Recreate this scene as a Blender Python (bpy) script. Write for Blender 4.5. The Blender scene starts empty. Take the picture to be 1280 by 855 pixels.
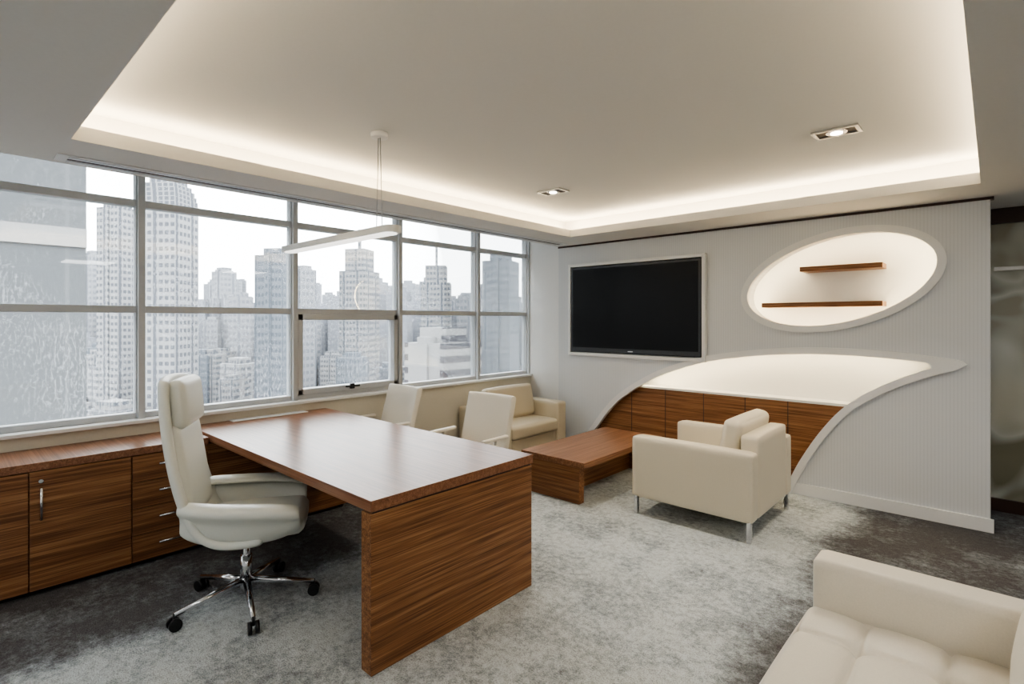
import bpy, bmesh, math, random
from mathutils import Vector, Matrix
random.seed(7)
S=bpy.context.scene
COL=S.collection
# ---------------- materials ----------------
def srgb(r,g,b):
    f=lambda c:(c/255/12.92) if c/255<=0.04045 else ((c/255+0.055)/1.055)**2.4
    return (f(r),f(g),f(b),1)
class NT:
    def __init__(s,name):
        s.m=bpy.data.materials.new(name); s.m.use_nodes=True
        s.t=s.m.node_tree; s.b=s.t.nodes['Principled BSDF']; s.out=s.t.nodes['Material Output']
    def n(s,typ,**kw):
        nd=s.t.nodes.new(typ)
        for k,v in kw.items():
            if k in nd.inputs.keys(): nd.inputs[k].default_value=v
            else: setattr(nd,k,v)
        return nd
    def l(s,a,b): s.t.links.new(a,b)
    def set(s,**kw):
        for k,v in kw.items(): s.b.inputs[k.replace('_',' ')].default_value=v
    def ramp(s,fac,stops):
        r=s.n('ShaderNodeValToRGB'); e=r.color_ramp.elements
        while len(e)<len(stops): e.new(0.5)
        for i,(p,c) in enumerate(stops): e[i].position=p; e[i].color=c
        s.l(fac,r.inputs[0]); return r.outputs[0]
    def math(s,op,a,b=None):
        m=s.n('ShaderNodeMath',operation=op)
        for i,v in enumerate((a,b)):
            if v is None: continue
            if isinstance(v,(int,float)): m.inputs[i].default_value=v
            else: s.l(v,m.inputs[i])
        return m.outputs[0]
    def bump(s,h,st,dist=0.01):
        b=s.n('ShaderNodeBump'); b.inputs['Strength'].default_value=st; b.inputs['Distance'].default_value=dist
        s.l(h,b.inputs['Height']); s.l(b.outputs[0],s.b.inputs['Normal'])
def plain(name,col,rough=0.5,metal=0.0,noise=0.03,bump=0.0,bscale=60,spec=0.5):
    t=NT(name); t.set(Roughness=rough,Metallic=metal); t.b.inputs['Specular IOR Level'].default_value=spec
    tc=t.n('ShaderNodeTexCoord'); nz=t.n('ShaderNodeTexNoise',Scale=bscale,Detail=4.0)
    t.l(tc.outputs['Object'],nz.inputs['Vector'])
    c0=tuple(max(0,x*(1-noise)) for x in col[:3])+(1,); c1=tuple(min(1,x*(1+noise)) for x in col[:3])+(1,)
    t.l(t.ramp(nz.outputs['Fac'],[(0.3,c0),(0.7,c1)]),t.b.inputs['Base Color'])
    if bump: t.bump(nz.outputs['Fac'],bump,0.003)
    return t.m
def wood(name,axis,c=((92,59,38),(134,92,61),(168,124,86)),rough=0.45):
    t=NT(name); t.set(Roughness=rough); t.b.inputs['Specular IOR Level'].default_value=0.35
    tc=t.n('ShaderNodeTexCoord'); mp=t.n('ShaderNodeMapping')
    sc=[52,52,52]; sc['XYZ'.index(axis)]=0.9
    mp.inputs['Scale'].default_value=sc
    t.l(tc.outputs['Object'],mp.inputs['Vector'])
    n1=t.n('ShaderNodeTexNoise',Scale=1.0,Detail=5.0,Roughness=0.6,Distortion=0.3); t.l(mp.outputs[0],n1.inputs['Vector'])
    mp2=t.n('ShaderNodeMapping'); sc2=[200,200,200]; sc2['XYZ'.index(axis)]=2.5
    mp2.inputs['Scale'].default_value=sc2; t.l(tc.outputs['Object'],mp2.inputs['Vector'])
    n2=t.n('ShaderNodeTexNoise',Scale=1.0,Detail=3.0); t.l(mp2.outputs[0],n2.inputs['Vector'])
    f=t.math('ADD',t.math('MULTIPLY',n1.outputs['Fac'],0.5),t.math('MULTIPLY',n2.outputs['Fac'],0.5))
    t.l(t.ramp(f,[(0.38,srgb(*c[0])),(0.5,srgb(*c[1])),(0.63,srgb(*c[2]))]),t.b.inputs['Base Color'])
    t.bump(n2.outputs['Fac'],0.06,0.002)
    return t.m
def emit(name,col,st):
    t=NT(name); t.set(Base_Color=(0.8,0.8,0.8,1)); t.b.inputs['Emission Color'].default_value=col; t.b.inputs['Emission Strength'].default_value=st
    return t.m
M={}
M['white']=plain('white_paint',srgb(228,228,227),0.6,noise=0.01)
M['ceil']=plain('ceiling_paint',srgb(222,220,216),0.8,noise=0.01)
M['beige']=plain('beige_paint',srgb(204,198,184),0.7,noise=0.02)
M['leather']=plain('white_leather',srgb(226,219,205),0.4,noise=0.03,bump=0.15,bscale=180)
M['leather2']=plain('cream_leather',srgb(216,207,188),0.42,noise=0.03,bump=0.15,bscale=180)
M['leather3']=plain('beige_leather',srgb(200,189,166),0.45,noise=0.03,bump=0.15,bscale=180)
M['lgrey']=plain('office_chair_leather',srgb(218,220,213),0.38,noise=0.02,bump=0.1,bscale=200)
M['chrome']=plain('chrome',srgb(215,215,218),0.14,1.0,noise=0.01)
M['steel']=plain('brushed_steel',srgb(190,190,190),0.3,1.0)
M['alu']=plain('window_aluminium',srgb(186,189,192),0.45,0.0,noise=0.02)
M['black']=plain('black_plastic',srgb(22,22,24),0.35)
M['screen']=plain('tv_screen_glass',srgb(9,9,11),0.35,noise=0.0,spec=0.15)
M['brown']=plain('dark_brown_trim',srgb(62,42,34),0.4)
M['wx']=wood('walnut_x','X'); M['wy']=wood('walnut_y','Y')
M['wtop']=wood('walnut_top','X',((112,76,57),(138,97,73),(160,118,92)),0.3)
M['ttop']=wood('walnut_table_top','Y',((104,70,50),(136,97,71),(164,122,92)),0.32)
M['led']=emit('cove_led',(1,0.82,0.55,1),29)
M['led2']=emit('niche_led',(1,0.80,0.48,1),30)
M['lamp']=emit('lamp_diffuser',(1,0.97,0.9,1),1.3)
M['spot']=emit('downlight_bulb',(1,0.9,0.75,1),12)
M['fill_light']=emit('fill_light_glow',(1,0.985,0.96,1),9)  # glowing face of the added fill lights
# glass, slightly weather-streaked
t=NT('window_glass'); t.t.nodes.remove(t.b)
tr=t.n('ShaderNodeBsdfTransparent'); tr.inputs[0].default_value=(0.94,0.96,0.96,1)
gl=t.n('ShaderNodeBsdfGlossy'); gl.inputs['Roughness'].default_value=0.02
tl=t.n('ShaderNodeBsdfTranslucent'); tl.inputs[0].default_value=(.8,.82,.84,1)
tc=t.n('ShaderNodeTexCoord'); mp=t.n('ShaderNodeMapping'); mp.inputs['Scale'].default_value=(1,70,26); t.l(tc.outputs['Object'],mp.inputs['Vector'])
nz=t.n('ShaderNodeTexNoise',Scale=1.0,Detail=4.0,Roughness=.7); t.l(mp.outputs[0],nz.inputs['Vector'])
nb=t.n('ShaderNodeTexNoise',Scale=1.2,Detail=2.0); t.l(tc.outputs['Object'],nb.inputs['Vector'])
f=t.math('MULTIPLY',t.math('MULTIPLY',t.ramp(nz.outputs['Fac'],[(.5,(0,0,0,1)),(.7,(1,1,1,1))]),t.ramp(nb.outputs['Fac'],[(.42,(0.05,0.05,0.05,1)),(.65,(1,1,1,1))])),.3)
m0=t.n('ShaderNodeMixShader'); t.l(f,m0.inputs[0]); t.l(tr.outputs[0],m0.inputs[1]); t.l(tl.outputs[0],m0.inputs[2])
lw=t.n('ShaderNodeLayerWeight',Blend=0.35); mx=t.n('ShaderNodeMixShader')
t.l(t.math('MULTIPLY',t.math('ADD',lw.outputs['Fresnel'],0.04),0.55),mx.inputs[0]); t.l(m0.outputs[0],mx.inputs[1]); t.l(gl.outputs[0],mx.inputs[2]); t.l(mx.outputs[0],t.out.inputs[0])
M['glass']=t.m
# frosted partition glass
t=NT('frosted_glass'); t.set(Roughness=0.06); t.b.inputs['Specular IOR Level'].default_value=1.0
tc=t.n('ShaderNodeTexCoord'); nz=t.n('ShaderNodeTexNoise',Scale=1.3,Detail=2.0,Distortion=1.2); t.l(tc.outputs['Object'],nz.inputs['Vector'])
t.l(t.ramp(nz.outputs['Fac'],[(0.40,srgb(128,124,104)),(0.5,srgb(196,198,188)),(0.6,srgb(156,152,134))]),t.b.inputs['Base Color'])
M['frost']=t.m
# ribbed wall
t=NT('ribbed_wallpaper'); t.set(Roughness=0.55)
tc=t.n('ShaderNodeTexCoord'); wv=t.n('ShaderNodeTexWave',Scale=14.0,Distortion=0.0); wv.bands_direction='X'
t.l(tc.outputs['Object'],wv.inputs['Vector'])
t.l(t.ramp(wv.outputs['Fac'],[(0.0,srgb(207,209,211)),(0.5,srgb(214,216,218))]),t.b.inputs['Base Color'])
t.bump(wv.outputs['Fac'],0.05,0.003); M['rib']=t.m
# carpet
t=NT('carpet'); t.set(Roughness=0.95); t.b.inputs['Specular IOR Level'].default_value=0.1
geo=t.n('ShaderNodeNewGeometry'); sg=t.n('ShaderNodeSeparateXYZ'); P=geo.outputs['Position']; t.l(P,sg.inputs[0])
big=t.n('ShaderNodeTexNoise',Scale=1.7,Detail=12.0,Roughness=0.78); t.l(P,big.inputs['Vector'])
fine=t.n('ShaderNodeTexNoise',Scale=26.0,Detail=5.0,Roughness=0.8); t.l(P,fine.inputs['Vector'])
tiny=t.n('ShaderNodeTexNoise',Scale=150.0,Detail=2.0); t.l(P,tiny.inputs['Vector'])
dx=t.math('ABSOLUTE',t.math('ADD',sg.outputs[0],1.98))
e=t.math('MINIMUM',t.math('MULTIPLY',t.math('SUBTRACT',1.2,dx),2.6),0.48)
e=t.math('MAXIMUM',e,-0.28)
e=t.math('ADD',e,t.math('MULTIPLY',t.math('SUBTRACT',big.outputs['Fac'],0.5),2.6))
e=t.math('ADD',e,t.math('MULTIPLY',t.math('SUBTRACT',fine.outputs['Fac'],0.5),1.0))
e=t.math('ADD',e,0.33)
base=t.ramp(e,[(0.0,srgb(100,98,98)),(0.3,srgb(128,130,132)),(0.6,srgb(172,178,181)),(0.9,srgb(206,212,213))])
mxc=t.n('ShaderNodeMix',data_type='RGBA',blend_type='MULTIPLY'); mxc.inputs['Factor'].default_value=1.0
t.l(base,mxc.inputs['A'])
t.l(t.ramp(t.math('ADD',t.math('MULTIPLY',tiny.outputs['Fac'],0.55),t.math('MULTIPLY',fine.outputs['Fac'],0.45)),[(0.40,(0.6,0.6,0.6,1)),(0.56,(1,1,1,1))]),mxc.inputs['B'])
t.l(mxc.outputs['Result'],t.b.inputs['Base Color']); t.bump(tiny.outputs['Fac'],0.6,0.01)
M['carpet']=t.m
# facades
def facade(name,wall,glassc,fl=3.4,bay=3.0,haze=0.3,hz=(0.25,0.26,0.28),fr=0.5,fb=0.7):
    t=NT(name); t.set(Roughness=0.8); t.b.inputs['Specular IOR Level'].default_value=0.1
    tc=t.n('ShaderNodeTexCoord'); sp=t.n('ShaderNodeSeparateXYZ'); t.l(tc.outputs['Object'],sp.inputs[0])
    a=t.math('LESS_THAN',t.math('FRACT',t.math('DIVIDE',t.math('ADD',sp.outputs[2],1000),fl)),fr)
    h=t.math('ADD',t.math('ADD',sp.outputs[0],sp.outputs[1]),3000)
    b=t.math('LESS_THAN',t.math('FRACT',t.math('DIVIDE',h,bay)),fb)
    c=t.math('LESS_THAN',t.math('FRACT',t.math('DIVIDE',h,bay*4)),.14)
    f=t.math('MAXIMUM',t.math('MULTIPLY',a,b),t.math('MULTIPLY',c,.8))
    hz_=lambda c:tuple(c[i]*(1-haze)+hz[i]*haze for i in range(3))+(1,)  # distance haze painted into the wall and window base colours
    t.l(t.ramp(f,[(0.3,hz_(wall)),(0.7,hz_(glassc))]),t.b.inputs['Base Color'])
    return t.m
# ---------------- geometry helpers ----------------
def grp(name,loc=(0,0,0),rot=0.0):
    e=bpy.data.objects.new(name,None); e.empty_display_size=0.1
    e.location=loc; e.rotation_euler=(0,0,rot); COL.objects.link(e); return e
def link(name,me,mat,parent=None,smooth=False):
    ob=bpy.data.objects.new(name,me); COL.objects.link(ob)
    if mat is not None: me.materials.append(mat)
    if smooth:
        for p in me.polygons: p.use_smooth=True
    if parent: ob.parent=parent
    return ob
def box(name,x0,x1,y0,y1,z0,z1,mat,parent=None,bev=0.0,seg=2):
    bm=bmesh.new(); bmesh.ops.create_cube(bm,size=1)
    sx,sy,sz=x1-x0,y1-y0,z1-z0
    for v in bm.verts: v.co=Vector((v.co.x*sx,v.co.y*sy,v.co.z*sz))
    if bev>0:
        bmesh.ops.bevel(bm,geom=bm.edges[:],offset=bev,segments=seg,affect='EDGES',profile=0.5)
    me=bpy.data.meshes.new(name); bm.to_mesh(me); bm.free()
    ob=link(name,me,mat,parent); ob.location=((x0+x1)/2,(y0+y1)/2,(z0+z1)/2); return ob
def cushion(name,c,s,mat,parent,r=0.04,puff=0.02,tufts=None,rot=(0,0,0),n=20,seams=None):
    hx,hy,hz=[a/2 for a in s]; nx=n
    bm=bmesh.new(); bmesh.ops.create_cube(bm,size=2)
    bmesh.ops.subdivide_edges(bm,edges=bm.edges[:],cuts=nx,use_grid_fill=True)
    r=min(r,hx,hy,hz)
    for v in bm.verts:
        p=[]
        for a,h in zip(v.co,(hx,hy,hz)):
            p.append(a*h)
        q=Vector(p); inner=Vector((max(-hx+r,min(hx-r,q.x)),max(-hy+r,min(hy-r,q.y)),max(-hz+r,min(hz-r,q.z))))
        d=q-inner
        if d.length>1e-7: q=inner+d.normalized()*r
        ux,uy,uz=v.co
        k=[1-ux*ux,1-uy*uy,1-uz*uz]
        q.z+=math.copysign(puff*k[0]**.6*k[1]**.6,uz) if abs(uz)>0.98 and k[0]>0 and k[1]>0 else 0
        if abs(uz)<=0.98:
            if abs(ux)>0.98: q.x+=math.copysign(puff*.4*max(0,k[1])*max(0,k[2]),ux)
            if abs(uy)>0.98: q.y+=math.copysign(puff*.4*max(0,k[0])*max(0,k[2]),uy)
        if tufts and uz>0.98:
            for (tx,ty) in tufts:
                dd=math.hypot(q.x-tx,q.y-ty); q.z-=0.032*math.exp(-(dd/0.036)**2)
        if seams and uz>0.98:
            m=1e9
            for (a0,b0,a1,b1) in seams:
                L=math.hypot(a1-a0,b1-b0); tt=max(0,min(1,((q.x-a0)*(a1-a0)+(q.y-b0)*(b1-b0))/L**2))
                m=min(m,math.hypot(q.x-a0-tt*(a1-a0),q.y-b0-tt*(b1-b0)))
            q.z-=0.014*math.exp(-(m/0.010)**2)+0.011*math.exp(-(m/0.045)**2)
        v.co=q
    me=bpy.data.meshes.new(name); bm.to_mesh(me); bm.free()
    ob=link(name,me,mat,parent,True); ob.location=c; ob.rotation_euler=rot; return ob
def cyl(name,p0,p1,r0,mat,parent=None,r1=None,seg=20):
    p0=Vector(p0);p1=Vector(p1); d=p1-p0; r1=r0 if r1 is None else r1
    bm=bmesh.new(); bmesh.ops.create_cone(bm,cap_ends=True,segments=seg,radius1=r0,radius2=r1,depth=d.length)
    me=bpy.data.meshes.new(name); bm.to_mesh(me); bm.free()
    ob=link(name,me,mat,parent)
    for p in me.polygons: p.use_smooth=len(p.vertices)==4
    ob.location=(p0+p1)/2; ob.rotation_euler=d.to_track_quat('Z','Y').to_euler(); return ob
def surf(name,rows,mat,parent,thick=0.04,sub=2,off=0.0):
    nr=len(rows); nc=len(rows[0]); vs=[v for r in rows for v in r]
    fs=[(i*nc+j,i*nc+j+1,(i+1)*nc+j+1,(i+1)*nc+j) for i in range(nr-1) for j in range(nc-1)]
    me=bpy.data.meshes.new(name); me.from_pydata(vs,[],fs); me.update()
    ob=link(name,me,mat,parent,True)
    m=ob.modifiers.new('sol','SOLIDIFY'); m.thickness=thick; m.offset=off
    m=ob.modifiers.new('sub','SUBSURF'); m.levels=sub; m.render_levels=sub
    return ob
def poly_xz(name,loops,y0,y1,mat,parent=None):
    cu=bpy.data.curves.new(name,'CURVE'); cu.dimensions='2D'; cu.fill_mode='BOTH'; cu.extrude=(y1-y0)/2
    for lp in loops:
        sp=cu.splines.new('POLY'); sp.points.add(len(lp)-1)
        for i,(x,z) in enumerate(lp): sp.points[i].co=(x,z,0,1)
        sp.use_cyclic_u=True
    tmp=bpy.data.objects.new(name+'_tmp',cu); COL.objects.link(tmp)
    dg=bpy.context.evaluated_depsgraph_get(); me=bpy.data.meshes.new_from_object(tmp.evaluated_get(dg))
    bpy.data.objects.remove(tmp)
    me.transform(Matrix.Rotation(math.pi/2,4,'X')); me.transform(Matrix.Translation((0,(y0+y1)/2,0)))
    me.name=name; me.materials.clear()
    return link(name,me,mat,parent)
def offs(pts,b,closed=False):
    n=len(pts); out=[]
    for i in range(n):
        p=Vector(pts[i]); q0=Vector(pts[(i-1)%n] if closed or i>0 else pts[i]); q1=Vector(pts[(i+1)%n] if closed or i<n-1 else pts[i])
        d=(q1-q0).normalized(); out.append(tuple(p+Vector((-d.y,d.x))*b))
    return out
def strip_xz(name,pts,a,b,y0,y1,closed,mat,parent=None):
    n=len(pts); A=offs(pts,a,closed); B=offs(pts,b,closed)
    vs=[];fs=[]
    for i in range(n):
        vs+= [(A[i][0],y0,A[i][1]),(B[i][0],y0,B[i][1]),(B[i][0],y1,B[i][1]),(A[i][0],y1,A[i][1])]
    m=n if closed else n-1
    for i in range(m):
        o=4*i;o2=4*((i+1)%n)
        for k in range(4): fs.append((o+k,o+(k+1)%4,o2+(k+1)%4,o2+k))
    if not closed: fs+=[(0,1,2,3),(4*(n-1)+3,4*(n-1)+2,4*(n-1)+1,4*(n-1))]
    me=bpy.data.meshes.new(name); me.from_pydata(vs,[],fs); me.update()
    bm=bmesh.new(); bm.from_mesh(me); bmesh.ops.recalc_face_normals(bm,faces=bm.faces[:]); bm.to_mesh(me); bm.free()
    return link(name,me,mat,parent)
def catmull(pts,k=8):
    out=[]
    for i in range(len(pts)-1):
        p0=Vector(pts[max(i-1,0)]);p1=Vector(pts[i]);p2=Vector(pts[i+1]);p3=Vector(pts[min(i+2,len(pts)-1)])
        for j in range(k):
            t=j/k; out.append(tuple(0.5*((2*p1)+(-p0+p2)*t+(2*p0-5*p1+4*p2-p3)*t*t+(-p0+3*p1-3*p2+p3)*t**3)))
    out.append(tuple(pts[-1])); return out
# ---------------- room ----------------
XW=-4.5; YT=5.2; ZS=2.45; ZC=2.67; XR=2.6; YB=-2.6; YE=5.85
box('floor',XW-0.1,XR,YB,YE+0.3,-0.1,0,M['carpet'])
ce=grp('ceiling')
cx0,cx1,cy0,cy1=-3.39,-0.065,0.46,4.65
zt=ZS+0.075
box('soffit_window',-3.93,cx0,YB,YT-0.0,ZS,zt,M['ceil'],ce)
box('soffit_right',cx1,XR,YB,YE+0.2,ZS,zt,M['ceil'],ce)
box('soffit_tv',cx0,cx1,cy1,YT+0.0,ZS,zt,M['ceil'],ce)
box('soffit_near',cx0,cx1,YB,cy0,ZS,zt,M['ceil'],ce)
box('ceiling_slab',XW-0.15,XR+.1,YB-.1,YE+0.4,ZC,ZC+0.1,M['ceil'],ce)
g=0.24
box('cove_side_window',cx0-g-0.04,cx0-g,cy0-g,cy1+g,zt,ZC,M['ceil'],ce)
box('cove_side_right',cx1+g,cx1+g+0.04,cy0-g,cy1+g,zt,ZC,M['ceil'],ce)
box('cove_side_tv',cx0-g,cx1+g,cy1+g,cy1+g+0.04,zt,ZC,M['ceil'],ce)
box('cove_side_near',cx0-g,cx1+g,cy0-g-0.04,cy0-g,zt,ZC,M['ceil'],ce)
box('blind_pocket_side',-3.95,-3.93,YB,YT,ZS,ZC,M['ceil'],ce)
cl=grp('cove_light'); o=0.13
box('led_window',cx0-o-.015,cx0-o+.015,cy0-o,cy1+o,zt,zt+.012,M['led'],cl)
box('led_right',cx1+o-.015,cx1+o+.015,cy0-o,cy1+o,zt,zt+.012,M['led'],cl)
box('led_tv',cx0-o,cx1+o,cy1+o-.015,cy1+o+.015,zt,zt+.012,M['led'],cl)
box('led_near',cx0-o,cx1+o,cy0-o-.015,cy0-o+.015,zt,zt+.012,M['led'],cl)
# other walls
box('wall_back',XW-.1,XR+.1,YB-.1,YB,0,ZC,M['white'])
box('wall_right',XR,XR+.1,YB,YE+.4,0,ZC,M['white'])
# window wall
box('wall_window',XW-0.12,-4.42,YB,YT+.25,0,0.83,M['beige'])
box('window_sill',XW-0.10,-4.38,YB,YT,0.83,0.855,M['white'],None,0.004)
# windows
mull=[YB,-1.20,-0.11,0.99,2.10,3.19,4.29,5.2]
for i in range(len(mull)-1):
    a,b=mull[i],mull[i+1]
    w=grp('window_%d'%(i+1)); fw=0.028; x0,x1=XW-0.05,XW+0.03
    box('jamb_a',x0,x1,a,a+fw,0.855,ZC,M['alu'],w); box('jamb_b',x0,x1,b-fw,b,0.855,ZC,M['alu'],w)
    for nm,z0,z1 in (('bottom_rail',.855,.895),('middle_rail',1.60,1.65),('transom_rail',2.35,2.40),('top_rail',ZC-.04,ZC)):
        box(nm,x0,x1,a+fw,b-fw,z0,z1,M['alu'],w,0.003)
    box('mullion_cap',x1,x1+0.035,b-0.02,b+0.02 if i<6 else b,0.855,ZC,M['alu'],w)
    box('pane',XW-.012,XW-.006,a+fw,b-fw,.89,ZC-.04,M['glass'],w)
    if i==4:
        for nm,c in (('sash_l',(a+fw,a+fw+.045,.895,1.60)),('sash_r',(b-fw-.045,b-fw,.895,1.60)),('sash_b',(a+fw,b-fw,.895,.945)),('sash_t',(a+fw,b-fw,1.55,1.60))):
            box(nm,x0,x1+.02,c[0],c[1],c[2],c[3],M['alu'],w,0.004)
        box('handle',x1+.02,x1+.045,2.58,2.72,.925,.945,M['black'],w,0.004)
        box('handle_hub',x1+.02,x1+.05,2.62,2.66,.91,.96,M['black'],w,0.004)
# air diffuser
dg_=grp('ceiling_air_diffuser')
box('frame',-3.88,-3.72,0.45,5.05,ZS-0.006,ZS,M['white'],dg_)
for k in range(3): box('slot_%d'%k,-3.865+k*.045,-3.84+k*.045,0.5,5.0,ZS-.009,ZS-.005,M['brown'] if k==1 else M['steel'],dg_)
# ---------------- TV wall ----------------
top=[(-3.62,0.0),(-3.56,0.13),(-3.424,0.311),(-3.27,0.51),(-3.105,0.678),(-2.855,0.851),(-2.574,1.0),(-2.145,1.149),(-1.685,1.232),(-1.276,1.27),(-0.911,1.275),(-0.53,1.256),(-0.198,1.215)]
ret=[(-0.198,1.215),(-0.428,1.125),(-0.687,0.983),(-0.911,0.808),(-1.088,0.58),(-1.244,0.309),(-1.342,0.091),(-1.375,0.0)]
topc=catmull(top); retc=catmull(ret)
ea,eb,et=0.764,0.415,math.radians(13.1); ec=(-1.02,1.885)
def ell(a,b,n=72): return [(ec[0]+a*math.cos(t)*math.cos(et)-b*math.sin(t)*math.sin(et), ec[1]+a*math.cos(t)*math.sin(et)+b*math.sin(t)*math.cos(et)) for t in [2*math.pi*i/n for i in range(n)]]
wt=grp('wall_tv')
outer=[(-3.97,0.0),(-3.97,2.43),(-0.02,2.43),(-0.02,0.0)]+list(reversed(retc))+list(reversed(topc))[1:]
dedup=[]
for p in outer:
    if not dedup or (Vector(p)-Vector(dedup[-1])).length>1e-4: dedup.append(p)
poly_xz('ribbed_panel',[dedup,ell(ea-.03,eb-.03)],YT,5.42,M['rib'],wt)
box('wall_core',XW-.05,-0.02,5.42,5.55,0,ZC,M['white'],wt)
box('wall_corner_strip',XW-.05,-3.97,YT+.0,5.42,0,ZC,M['white'],wt)
box('wall_end',-0.10,-0.02,5.55,YE,0,ZS,M['white'],wt)
box('panel_head',-3.97,-0.02,YT+.05,5.42,2.43,ZC,M['white'],wt)
box('gap_strip',-3.97,0.0,YT-.012,YT+.05,2.43,2.45,M['brown'])  # dark gap above the ribbed wall, filled with a solid brown strip
# rims
nf=grp('wall_niche')
strip_xz('rim_arch',topc,-0.022,0.035,YT-.035,YT+.02,False,M['white'],nf)
strip_xz('rim_return',[p for p in retc if p[0]<-.30],-0.022,0.035,YT-.038,YT+.02,False,M['white'],nf)
tp=offs([p for p in topc if p[0]>-.46],.034); tr_=offs([p for p in retc if p[0]>-.36],.034)
poly_xz('rim_tip',[tp[:-1]+[(-0.17,1.243),(-0.145,1.222)]+tr_[1:]],YT-.041,YT+.015,M['white'],nf)
strip_xz('led_arch',[p for p in topc if p[1]>0.86 and p[0]<-.45],-0.018,-0.004,YT+.025,YT+.04,False,M['led2'],nf)
el=ell(ea,eb)
en=grp('oval_wall_niche')
strip_xz('rim_oval',el,-0.005,0.052,YT-.035,YT+.02,True,M['white'],en)
strip_xz('led_oval',el,0.031,0.045,YT+.025,YT+.04,True,M['led2'],en)
zl=.81
wl=[p for p in topc if p[1]<zl]; wr=[p for p in retc if p[1]<zl]
poly_xz('wood_cladding',[wl+[(-2.92,zl),(-0.909,zl)]+wr],YT+.05,5.42,M['wx'],nf)
box('ledge',-2.93,-0.90,YT+.035,5.42,zl,zl+.022,M['white'],nf)
for x in (-3.39,-2.985,-2.583,-2.17,-1.765,-1.388):
    zt_=zl if x>-2.93 else (0.34 if x<-3.3 else .74)
    box('groove',x-.003,x+.003,YT+.047,YT+.052,0,zt_,M['brown'],nf)
for i,(a,b,z) in enumerate(((-1.28,-0.67,2.0),(-1.60,-0.67,1.685))):
    box('wall_shelf' if i==0 else 'wall_shelf.001',a,b,YT+.0,5.42,z-.02,z+.022,M['wx'],None,0.002)
box('baseboard_tv',-1.34,-0.0,YT-.02,YT,0,0.10,M['white'],None,0.003)
box('baseboard_corner',-3.97,-3.64,YT-.02,YT,0,0.10,M['white'],None,0.003)
# television
tv=grp('television')
X0,X1,Z0,Z1=-3.79,-2.115,1.13,2.215
for nm,c in (('frame_l',(X0,X0+.035,Z0,Z1)),('frame_r',(X1-.035,X1,Z0,Z1)),('frame_t',(X0+.035,X1-.035,Z1-.035,Z1)),('frame_b',(X0+.035,X1-.035,Z0,Z0+.035))):
    box(nm,c[0],c[1],YT-.05,YT+.0,c[2],c[3],M['white'],tv,0.003)
box('bezel',X0+.04,X1-.04,YT-.045,YT-.002,Z0+.045,Z1-.04,M['black'],tv,0.008)
box('screen',X0+.07,X1-.07,YT-.048,YT-.044,Z0+.10,Z1-.07,M['screen'],tv)
box('logo',-2.98,-2.92,YT-.047,YT-.044,Z0+.068,Z0+.076,M['steel'],tv)
# partition right
gp=grp('glass_partition')
box('head_beam',-0.02,XR,YE-.06,YE+.04,2.33,2.45,M['brown'],gp)
box('bottom_rail',-0.02,XR,YE-.03,YE+.02,0,0.10,M['brown'],gp)
box('pane',-0.02,XR,YE-.005,YE+.005,.10,2.33,M['frost'],gp)
box('post',0.9,0.96,YE-.05,YE-.01,.1,2.33,M['steel'],gp)
box('rail_high',0.0,0.9,YE-.03,YE-.01,1.95,1.98,M['steel'],gp)
cyl('handle',(0.62,YE-.08,0.8),(0.62,YE-.08,1.35),.012,M['steel'],gp)
for z in (.85,1.3): cyl('handle_mount',(0.62,YE-.08,z),(0.62,YE-.005,z),.008,M['steel'],gp)
# ---------------- credenza ----------------
cr=grp('credenza')
xf=-3.96
box('carcass',-4.40,xf-.02,YB+.3,2.34,0.03,0.70,M['wy'],cr)
box('plinth',-4.38,xf-.05,YB+.3,2.3,0.0,0.03,M['black'],cr)
box('top',-4.41,xf+.005,YB+.3,1.265,0.705,0.75,M['wtop'],cr,0.002)
ys=[-2.02,-1.545,-1.07,-0.595,-0.12,0.356,0.831]
for i in range(6): 
    box('door_front_%d'%i,xf-.02,xf,ys[i]+.003,ys[i+1]-.003,.035,.70,M['wy'],cr,0.0015)
    hy=ys[i]+.05
    cyl('door_handle_%d'%i,(xf+.025,hy,.43),(xf+.025,hy,.61),.0075,M['chrome'],cr)
    for z in (.455,.585): cyl('handle_post',(xf,hy,z),(xf+.025,hy,z),.004,M['chrome'],cr)
    cyl('lock_%d'%i,(xf,hy,.645),(xf+.012,hy,.645),.011,M['chrome'],cr)
for i in range(4):
    z0=.035+i*.1665
    box('drawer_front_%d'%i,xf-.02,xf,.834,1.262,z0,z0+.163,M['wy'],cr,0.0015)
    cyl('drawer_handle_%d'%i,(xf+.028,.97,z0+.10),(xf+.028,1.11,z0+.10),.0075,M['chrome'],cr)
    for y in (.985,1.095): cyl('handle_post',(xf,y,z0+.10),(xf+.028,y,z0+.10),.004,M['chrome'],cr)
# desk
dk=grp('executive_desk')
box('desktop',-4.41,-1.99,1.275,2.36,0.715,0.765,M['wtop'],dk,0.002)
box('end_panel',-2.075,-1.995,1.28,2.355,0.0,0.705,M['wy'],dk,0.002)
box('shadow_strip',-2.07,-2.0,1.29,2.345,0.705,0.715,M['brown'],dk)
box('modesty_panel',-3.95,-2.075,2.12,2.14,0.25,0.712,M['wx'],dk)
box('cable_cover',-4.40,-4.31,1.55,2.15,.766,.772,M['white'],dk,0.002)
# coffee table
ct=grp('coffee_table')
box('top',-3.19,-2.50,3.62,5.02,.315,.365,M['ttop'],ct,0.002)
box('end_box',-3.15,-2.57,3.65,3.72,0,.305,M['wx'],ct,0.002)
box('reveal',-3.13,-2.59,3.67,4.98,.303,.316,M['brown'],ct)
box('lower_box',-3.15,-2.82,3.72,4.98,0.0,.24,M['wy'],ct,0.002)
box('far_leg',-2.82,-2.57,4.91,4.98,0,.305,M['wx'],ct,0.002)
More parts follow.
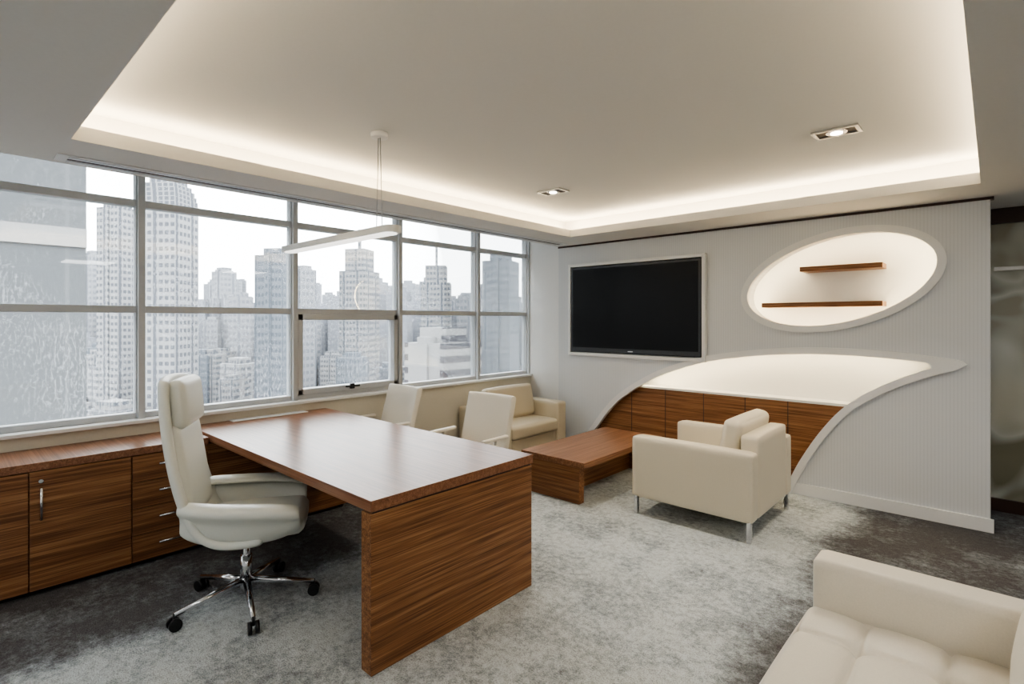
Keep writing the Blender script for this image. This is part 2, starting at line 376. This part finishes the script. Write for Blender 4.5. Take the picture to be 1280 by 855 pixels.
# ---------------- seating ----------------
def club(name,loc,rot,w,dpt,mat,ncush,armh=.62,backh=.72,seat=.42,tuft=True,cushback=.82,armw=.13,n=20,cback=.085):
    """local: faces +Y, width along X, centre at origin"""
    G=grp(name,(loc[0],loc[1],0),rot)
    hw=w/2; hd=dpt/2
    cushion('arm_left',(-hw+armw/2,0,(armh+.14)/2),(armw,dpt,armh-.14),mat,G,.022,.004,n=n)
    cushion('arm_right',(hw-armw/2,0,(armh+.14)/2),(armw,dpt,armh-.14),mat,G,.022,.004,n=n)
    cushion('back_frame',(0,-hd+armw/2,(backh+.14)/2),(w-2*armw+.0,armw,backh-.14),mat,G,.022,.004,n=n)
    cushion('seat_base',(0,armw/2-.01,(seat+.0)/2),(w-2*armw,dpt-armw-.02,seat-.27),mat,G,.015,.002,n=10)
    cw=(w-2*armw)/ncush; cd=dpt-armw-.10
    for i in range(ncush):
        cx=-hw+armw+cw*(i+.5)
        tf=[];sm=[]
        if tuft:
            gy=[-cd/6,cd/5]
            gx=[-cw/4,cw/4]
            tf=[(a,b) for a in gx for b in gy]
            for a in gx: sm.append((a,-cd/2,a,cd/2))
            for b in gy: sm.append((-cw/2,b,cw/2,b))
        cushion('seat_cushion_%d'%i,(cx,hd-cd/2+.0,seat-.07),(cw-.006,cd+.02,.14),mat,G,.035,.018,tufts=tf,seams=sm,n=max(n,80) if tuft else n)
        cushion('back_cushion_%d'%i,(cx,-hd+armw+cback,(seat+cushback)/2),(cw-.01,cushback-seat,.13),mat,G,.045,.02,tufts=tf and [(a,b*.6) for a in (-cw/4,cw/4) for b in (-.1,.1)],rot=(math.radians(100),0,0) ,n=max(n,30))
    for sx in (-1,1):
        for sy in (-1,1):
            box('leg',sx*(hw-.03)-.015,sx*(hw-.03)+.015,sy*(hd-.03)-.015,sy*(hd-.03)+.015,0,.145,M['chrome'],G,0.002)
    for sy in (-1,1): box('rail',-hw+.03,hw-.03,sy*(hd-.03)-.01,sy*(hd-.03)+.01,.128,.145,M['chrome'],G)
    return G
club('armchair',(-1.69,4.26),math.pi/2,.95,.93,M['leather2'],1,tuft=False)
club('armchair.001',(-4.04,4.46),-math.pi/2,1.10,.66,M['leather3'],1,cushback=.79,backh=.66,armh=.60,armw=.16,tuft=False)
club('tufted_sofa',(-0.09,1.43),math.pi/2,2.0,.86,M['leather'],2,armh=.63,backh=.68,armw=.14,n=30,seat=.46,cushback=.74,cback=.075)
# star base
def starbase(G,r=.30,n=5,a0=0.3,zc=.43,metal='chrome'):
    cyl('hub',(0,0,.07),(0,0,.14),.032,M[metal],G); cyl('gas_column',(0,0,.13),(0,0,zc),.022,M[metal],G)
    cyl('column_sleeve',(0,0,.13),(0,0,.26),.03,M[metal],G)
    for i in range(n):
        a=a0+2*math.pi*i/n; c,s=math.cos(a),math.sin(a)
        cyl('base_arm_%d'%i,(c*.02,s*.02,.125),(c*r,s*r,.075),.021,M[metal],G,r1=.012,seg=12)
        cyl('caster_stem_%d'%i,(c*r,s*r,.04),(c*r,s*r,.085),.007,M['black'],G,seg=10)
        for k in (-1,1):
            cyl('caster_wheel_%d'%i,(c*r-s*.008*k,s*r+c*.008*k,.03),(c*r-s*.026*k,s*r+c*.026*k,.03),.03,M['black'],G)
def office_chair():
    G=grp('office_chair',(-3.04,1.16,0),math.radians(-30))
    starbase(G,.35,5,.25,.41)
    box('tilt_mechanism',-.07,.07,-.12,.12,.36,.40,M['black'],G,0.01)
    L=M['lgrey']
    prof=catmull([(.12,.395),(-.02,.395),(-.13,.42),(-.215,.49),(-.27,.60),(-.305,.73),(-.33,.87),(-.348,1.01),(-.36,1.14),(-.365,1.265)],2)
    rows=[]
    for i,(y,z) in enumerate(prof):
        t=i/(len(prof)-1); w=.275-(0.055*max(0,(t-.55)/.45)**2)
        rows.append([(w*u,y+0.06*(abs(u)**2.2)*min(1,t*2.2)*(1-.5*t),z-(0.02*abs(u)**3 if t>.95 else 0)+.03*(abs(u)**3)*max(0,1-t*3)) for u in (-1,-.75,-.4,0,.4,.75,1)])
    surf('back_shell',rows,L,G,.05,2)
    cushion('back_pad',(0,-.27,.77),(.42,.50,.06),L,G,.028,.014,rot=(math.radians(99),0,0))
    cushion('headrest',(0,-.29,1.12),(.37,.25,.08),L,G,.035,.012,rot=(math.radians(95),0,0))
    cushion('seat_cushion',(0,.05,.455),(.42,.52,.09),L,G,.04,.02)
    for s in (-1,1):
        rows=[]
        ar=[(-.27,.62,.47,.25),(-.20,.615,.42,.285),(-.08,.605,.39,.315),(.08,.595,.385,.33),(.20,.585,.40,.33),(.30,.56,.45,.315)]
        for (y,zt2,zb,e) in ar:
            rows.append([(s*.14,y,zb),(s*.215,y,zb+.012),(s*(e-.055),y,zb+(zt2-zb)*.35),(s*(e-.045),y,zb+(zt2-zb)*.72),(s*(e+.012),y,zt2-.022),(s*(e+.008),y,zt2+.008),(s*(e-.04),y,zt2+.014),(s*(e-.10),y,zt2-.004)])
        surf('arm_shell_%s'%('l' if s<0 else 'r'),rows,L,G,.030,2)
office_chair()
def guest(x,y,rot):
    G=grp('guest_chair',(x,y,0),rot)
    starbase(G,.27,5,.2,.42)
    L=M['leather']
    prof=catmull([(-.12,.43),(-.20,.47),(-.235,.56),(-.27,.70),(-.31,.84),(-.335,.94)],2)
    rows=[]
    for i,(yy,z) in enumerate(prof):
        rows.append([(.245*u,yy+.03*u*u,z) for u in (-1,-.95,-.5,0,.5,.95,1)])
    surf('back_shell',rows,L,G,.05,2)
    cushion('seat_cushion',(0,.02,.46),(.48,.46,.09),L,G,.04,.015)
    for s in (-1,1):
        box('arm_pad',s*.28-.02,s*.28+.02,-.16,.12,.635,.66,M['leather'],G,0.009)
        cyl('arm_post',(s*.28,-.02,.44),(s*.28,-.02,.64),.011,M['chrome'],G)
        cyl('arm_bracket',(s*.10,-.02,.43),(s*.28,-.02,.445),.011,M['chrome'],G)
guest(-4.07,2.66,math.radians(178)); guest(-3.06,2.82,math.radians(184))
# ---------------- pendant ----------------
pl=grp('pendant_lamp')
yl=1.80
def capsule(L,W,n=14):
    out=[]
    for i in range(n+1): a=-math.pi/2+math.pi*i/n; out.append((L/2-W/2+W/2*math.cos(a),W/2*math.sin(a)))
    for i in range(n+1): a=math.pi/2+math.pi*i/n; out.append((-L/2+W/2+W/2*math.cos(a),W/2*math.sin(a)))
    return out
def slab(name,pts,z0,z1,mat,parent):
    n=len(pts)
    bm=bmesh.new(); b=[bm.verts.new((x,y,z0)) for x,y in pts]; t_=[bm.verts.new((x,y,z1)) for x,y in pts]
    bm.faces.new(list(reversed(b))); bm.faces.new(t_)
    for i in range(n): bm.faces.new((b[i],b[(i+1)%n],t_[(i+1)%n],t_[i]))
    me=bpy.data.meshes.new(name); bm.to_mesh(me); bm.free(); return link(name,me,mat,parent)
a=slab('housing',capsule(1.42,.11),2.060,2.098,M['white'],pl); a.location=(-3.25,yl,0)
a=slab('diffuser',capsule(1.36,.08),2.053,2.061,M['lamp'],pl); a.location=(-3.25,yl,0)
cyl('canopy',(-2.72,yl,ZC-.03),(-2.72,yl,ZC),.05,M['white'],pl)
for dxx in (-.03,.03): cyl('cable',(-2.72+dxx,yl,2.095),(-2.72+dxx*.3,yl,ZC-.02),.0025,M['steel'],pl,seg=6)
cyl('cable_far',(-3.78,yl,2.095),(-3.78,yl,ZC),.0015,M['steel'],pl,seg=6)
# downlights
def downlight(x,y):
    G=grp('recessed_downlight',(x,y,ZC))
    for nm,c in (('fl',(-.12,-.10,-.075,.075)),('fr',(.10,.12,-.075,.075)),('fa',(-.10,.10,-.075,-.058)),('fb',(-.10,.10,.058,.075))):
        box(nm,c[0],c[1],c[2],c[3],-.012,0,M['steel'],G)
    box('cavity',-.10,.10,-.058,.058,-.004,-.001,M['brown'],G)
    cyl('reflector',(0,0,-.012),(0,0,-.003),.055,M['chrome'],G)
    cyl('bulb',(0,0,-.015),(0,0,-.011),.032,M['spot'],G)
    li=bpy.data.lights.new('downlight_spot','SPOT'); li.energy=60; li.spot_size=math.radians(110); li.spot_blend=.8; li.color=(1,.9,.76); li.shadow_soft_size=.06
    o=bpy.data.objects.new('spot_light',li); COL.objects.link(o); o.parent=G; o.location=(0,0,-.03)
downlight(-0.69,3.61); downlight(-2.83,3.63)
for (x,y) in ((-2.6,-.9),(-.7,-.9),(1.2,-1.0),(1.3,1.6),(1.3,3.9)):  # fill lights added out of view to brighten the room, shaped as fixtures
    G=grp('added_fill_light',(x,y,ZS))
    box('frame',-.32,.32,-.32,.32,-.012,0,M['white'],G,0.002)
    box('diffuser',-.29,.29,-.29,.29,-.016,-.011,M['fill_light'],G)
# ---------------- city ----------------
th=math.radians(42.4)
def street(r,d): return (-math.sin(th)*d+math.cos(th)*r, math.cos(th)*d+math.sin(th)*r)
GZ=-48
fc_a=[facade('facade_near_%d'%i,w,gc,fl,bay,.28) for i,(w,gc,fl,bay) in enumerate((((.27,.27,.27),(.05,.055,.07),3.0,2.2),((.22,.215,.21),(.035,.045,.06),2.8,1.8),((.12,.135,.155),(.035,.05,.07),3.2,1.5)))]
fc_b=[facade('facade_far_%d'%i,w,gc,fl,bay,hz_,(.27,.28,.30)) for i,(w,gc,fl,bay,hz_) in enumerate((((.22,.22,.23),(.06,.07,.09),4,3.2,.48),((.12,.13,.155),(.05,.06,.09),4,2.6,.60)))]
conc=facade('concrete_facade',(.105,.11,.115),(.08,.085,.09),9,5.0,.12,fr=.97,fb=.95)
city=grp('city_skyline')
def tower(r,d,w,zt_,mat,rot=0.3,dp=None,kind='box'):
    x,y=street(r,d)
    G=grp('building_mass',(x,y,0),rot); G.parent=city
    dp=dp or w
    if kind=='box':
        box('shaft',-w/2,w/2,-dp/2,dp/2,GZ,zt_,mat,G); box('crown',-w*.3,w*.3,-dp*.3,dp*.3,zt_,zt_+w*.25,mat,G)
        box('core',-w*.12,w*.12,-dp*.54,dp*.54,GZ,zt_+w*.1,mat,G)
    elif kind=='step':
        box('shaft',-w/2,w/2,-dp/2,dp/2,GZ,zt_*.7,mat,G); box('upper',-w*.36,w*.36,-dp*.36,dp*.36,zt_*.7,zt_,mat,G); box('mast',-.6,.6,-.6,.6,zt_,zt_+10,mat,G)
    else:
        box('shaft',-w/2,w/2,-dp/2,dp/2,GZ,zt_*.78,mat,G)
        prev=zt_*.78
        for i in range(7):
            f=math.sqrt(max(0.02,1-((i+.5)/7)**2)); z1=zt_*.78+zt_*.22*(i+1)/7
            box('crown_%d'%i,-w/2*f,w/2*f,-dp/2*f,dp/2*f,prev,z1,mat,G); prev=z1
    return G
def bulk(name,specs,mat):
    bm=bmesh.new()
    for (r,d,w,dp,z,rot) in specs:
        x,y=street(r,d)
        for (fw_,fd,z0,z1) in ((1,1,GZ,z),(.6,.6,z,z+w*.2)):
            ge=bmesh.ops.create_cube(bm,size=1)['verts']
            mt=Matrix.Translation((x,y,(z0+z1)/2))@Matrix.Rotation(rot,4,'Z')@Matrix.Diagonal((w*fw_,dp*fd,z1-z0,1))
            bmesh.ops.transform(bm,matrix=mt,verts=ge)
    me=bpy.data.meshes.new(name); bm.to_mesh(me); bm.free(); return link(name,me,mat,city)
G=grp('concrete_tower'); G.parent=city; box('shaft',-75,-50.8,-60,7.8,GZ,70,conc,G)
box('light_band',-50.8,-50.6,-60,7.8,7.0,8.4,plain('pale_band',(.22,.22,.22,1),.7),G)
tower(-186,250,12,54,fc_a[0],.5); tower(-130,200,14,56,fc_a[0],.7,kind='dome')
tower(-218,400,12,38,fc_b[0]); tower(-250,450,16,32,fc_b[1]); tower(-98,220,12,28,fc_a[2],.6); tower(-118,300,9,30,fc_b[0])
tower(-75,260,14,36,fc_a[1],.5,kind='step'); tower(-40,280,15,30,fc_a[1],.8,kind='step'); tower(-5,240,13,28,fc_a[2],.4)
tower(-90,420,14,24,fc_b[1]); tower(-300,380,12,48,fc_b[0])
tower(-17,130,15,-4,facade('car_park_facade',(.26,.26,.26),(.06,.06,.07),3.2,40,.1),.0,12)
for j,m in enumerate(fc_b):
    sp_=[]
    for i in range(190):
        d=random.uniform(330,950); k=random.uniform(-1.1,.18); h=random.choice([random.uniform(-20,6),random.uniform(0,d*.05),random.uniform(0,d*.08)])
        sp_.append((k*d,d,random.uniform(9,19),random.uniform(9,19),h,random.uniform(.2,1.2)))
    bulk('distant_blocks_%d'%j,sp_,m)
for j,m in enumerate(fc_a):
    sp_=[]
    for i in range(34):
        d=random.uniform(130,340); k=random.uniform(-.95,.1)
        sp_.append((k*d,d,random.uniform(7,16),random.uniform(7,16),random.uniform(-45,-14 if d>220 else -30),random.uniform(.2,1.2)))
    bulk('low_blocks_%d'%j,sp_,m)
t=NT('city_ground'); t.set(Roughness=.95); tc=t.n('ShaderNodeTexCoord'); vo=t.n('ShaderNodeTexVoronoi',Scale=.03); nz=t.n('ShaderNodeTexNoise',Scale=.05,Detail=8.0)
t.l(tc.outputs['Object'],vo.inputs['Vector']); t.l(tc.outputs['Object'],nz.inputs['Vector'])
t.l(t.ramp(t.math('ADD',t.math('MULTIPLY',vo.outputs['Distance'],.02),nz.outputs['Fac']),[(.4,(.05,.055,.05,1)),(.5,(.10,.10,.10,1)),(.62,(.18,.18,.18,1))]),t.b.inputs['Base Color'])
gr=box('city_ground',-3000,600,-1500,3000,GZ-1,GZ,t.m,city)
# ---------------- world / camera ----------------
w=bpy.data.worlds.new('overcast'); S.world=w; w.use_nodes=True
w.node_tree.nodes['Background'].inputs[0].default_value=(.97,.985,1,1); w.node_tree.nodes['Background'].inputs[1].default_value=7.5
cam=bpy.data.cameras.new('camera'); co=bpy.data.objects.new('camera',cam); COL.objects.link(co)
cam.sensor_width=36; cam.lens=660/1280*36; cam.shift_y=-27.5/1280; cam.clip_start=.05; cam.clip_end=5000
co.location=(0,0,1.55); co.rotation_euler=(math.pi/2,0,th)
S.camera=co
S.view_settings.view_transform='AgX'; S.view_settings.look='AgX - Medium High Contrast'; S.view_settings.exposure=0.42
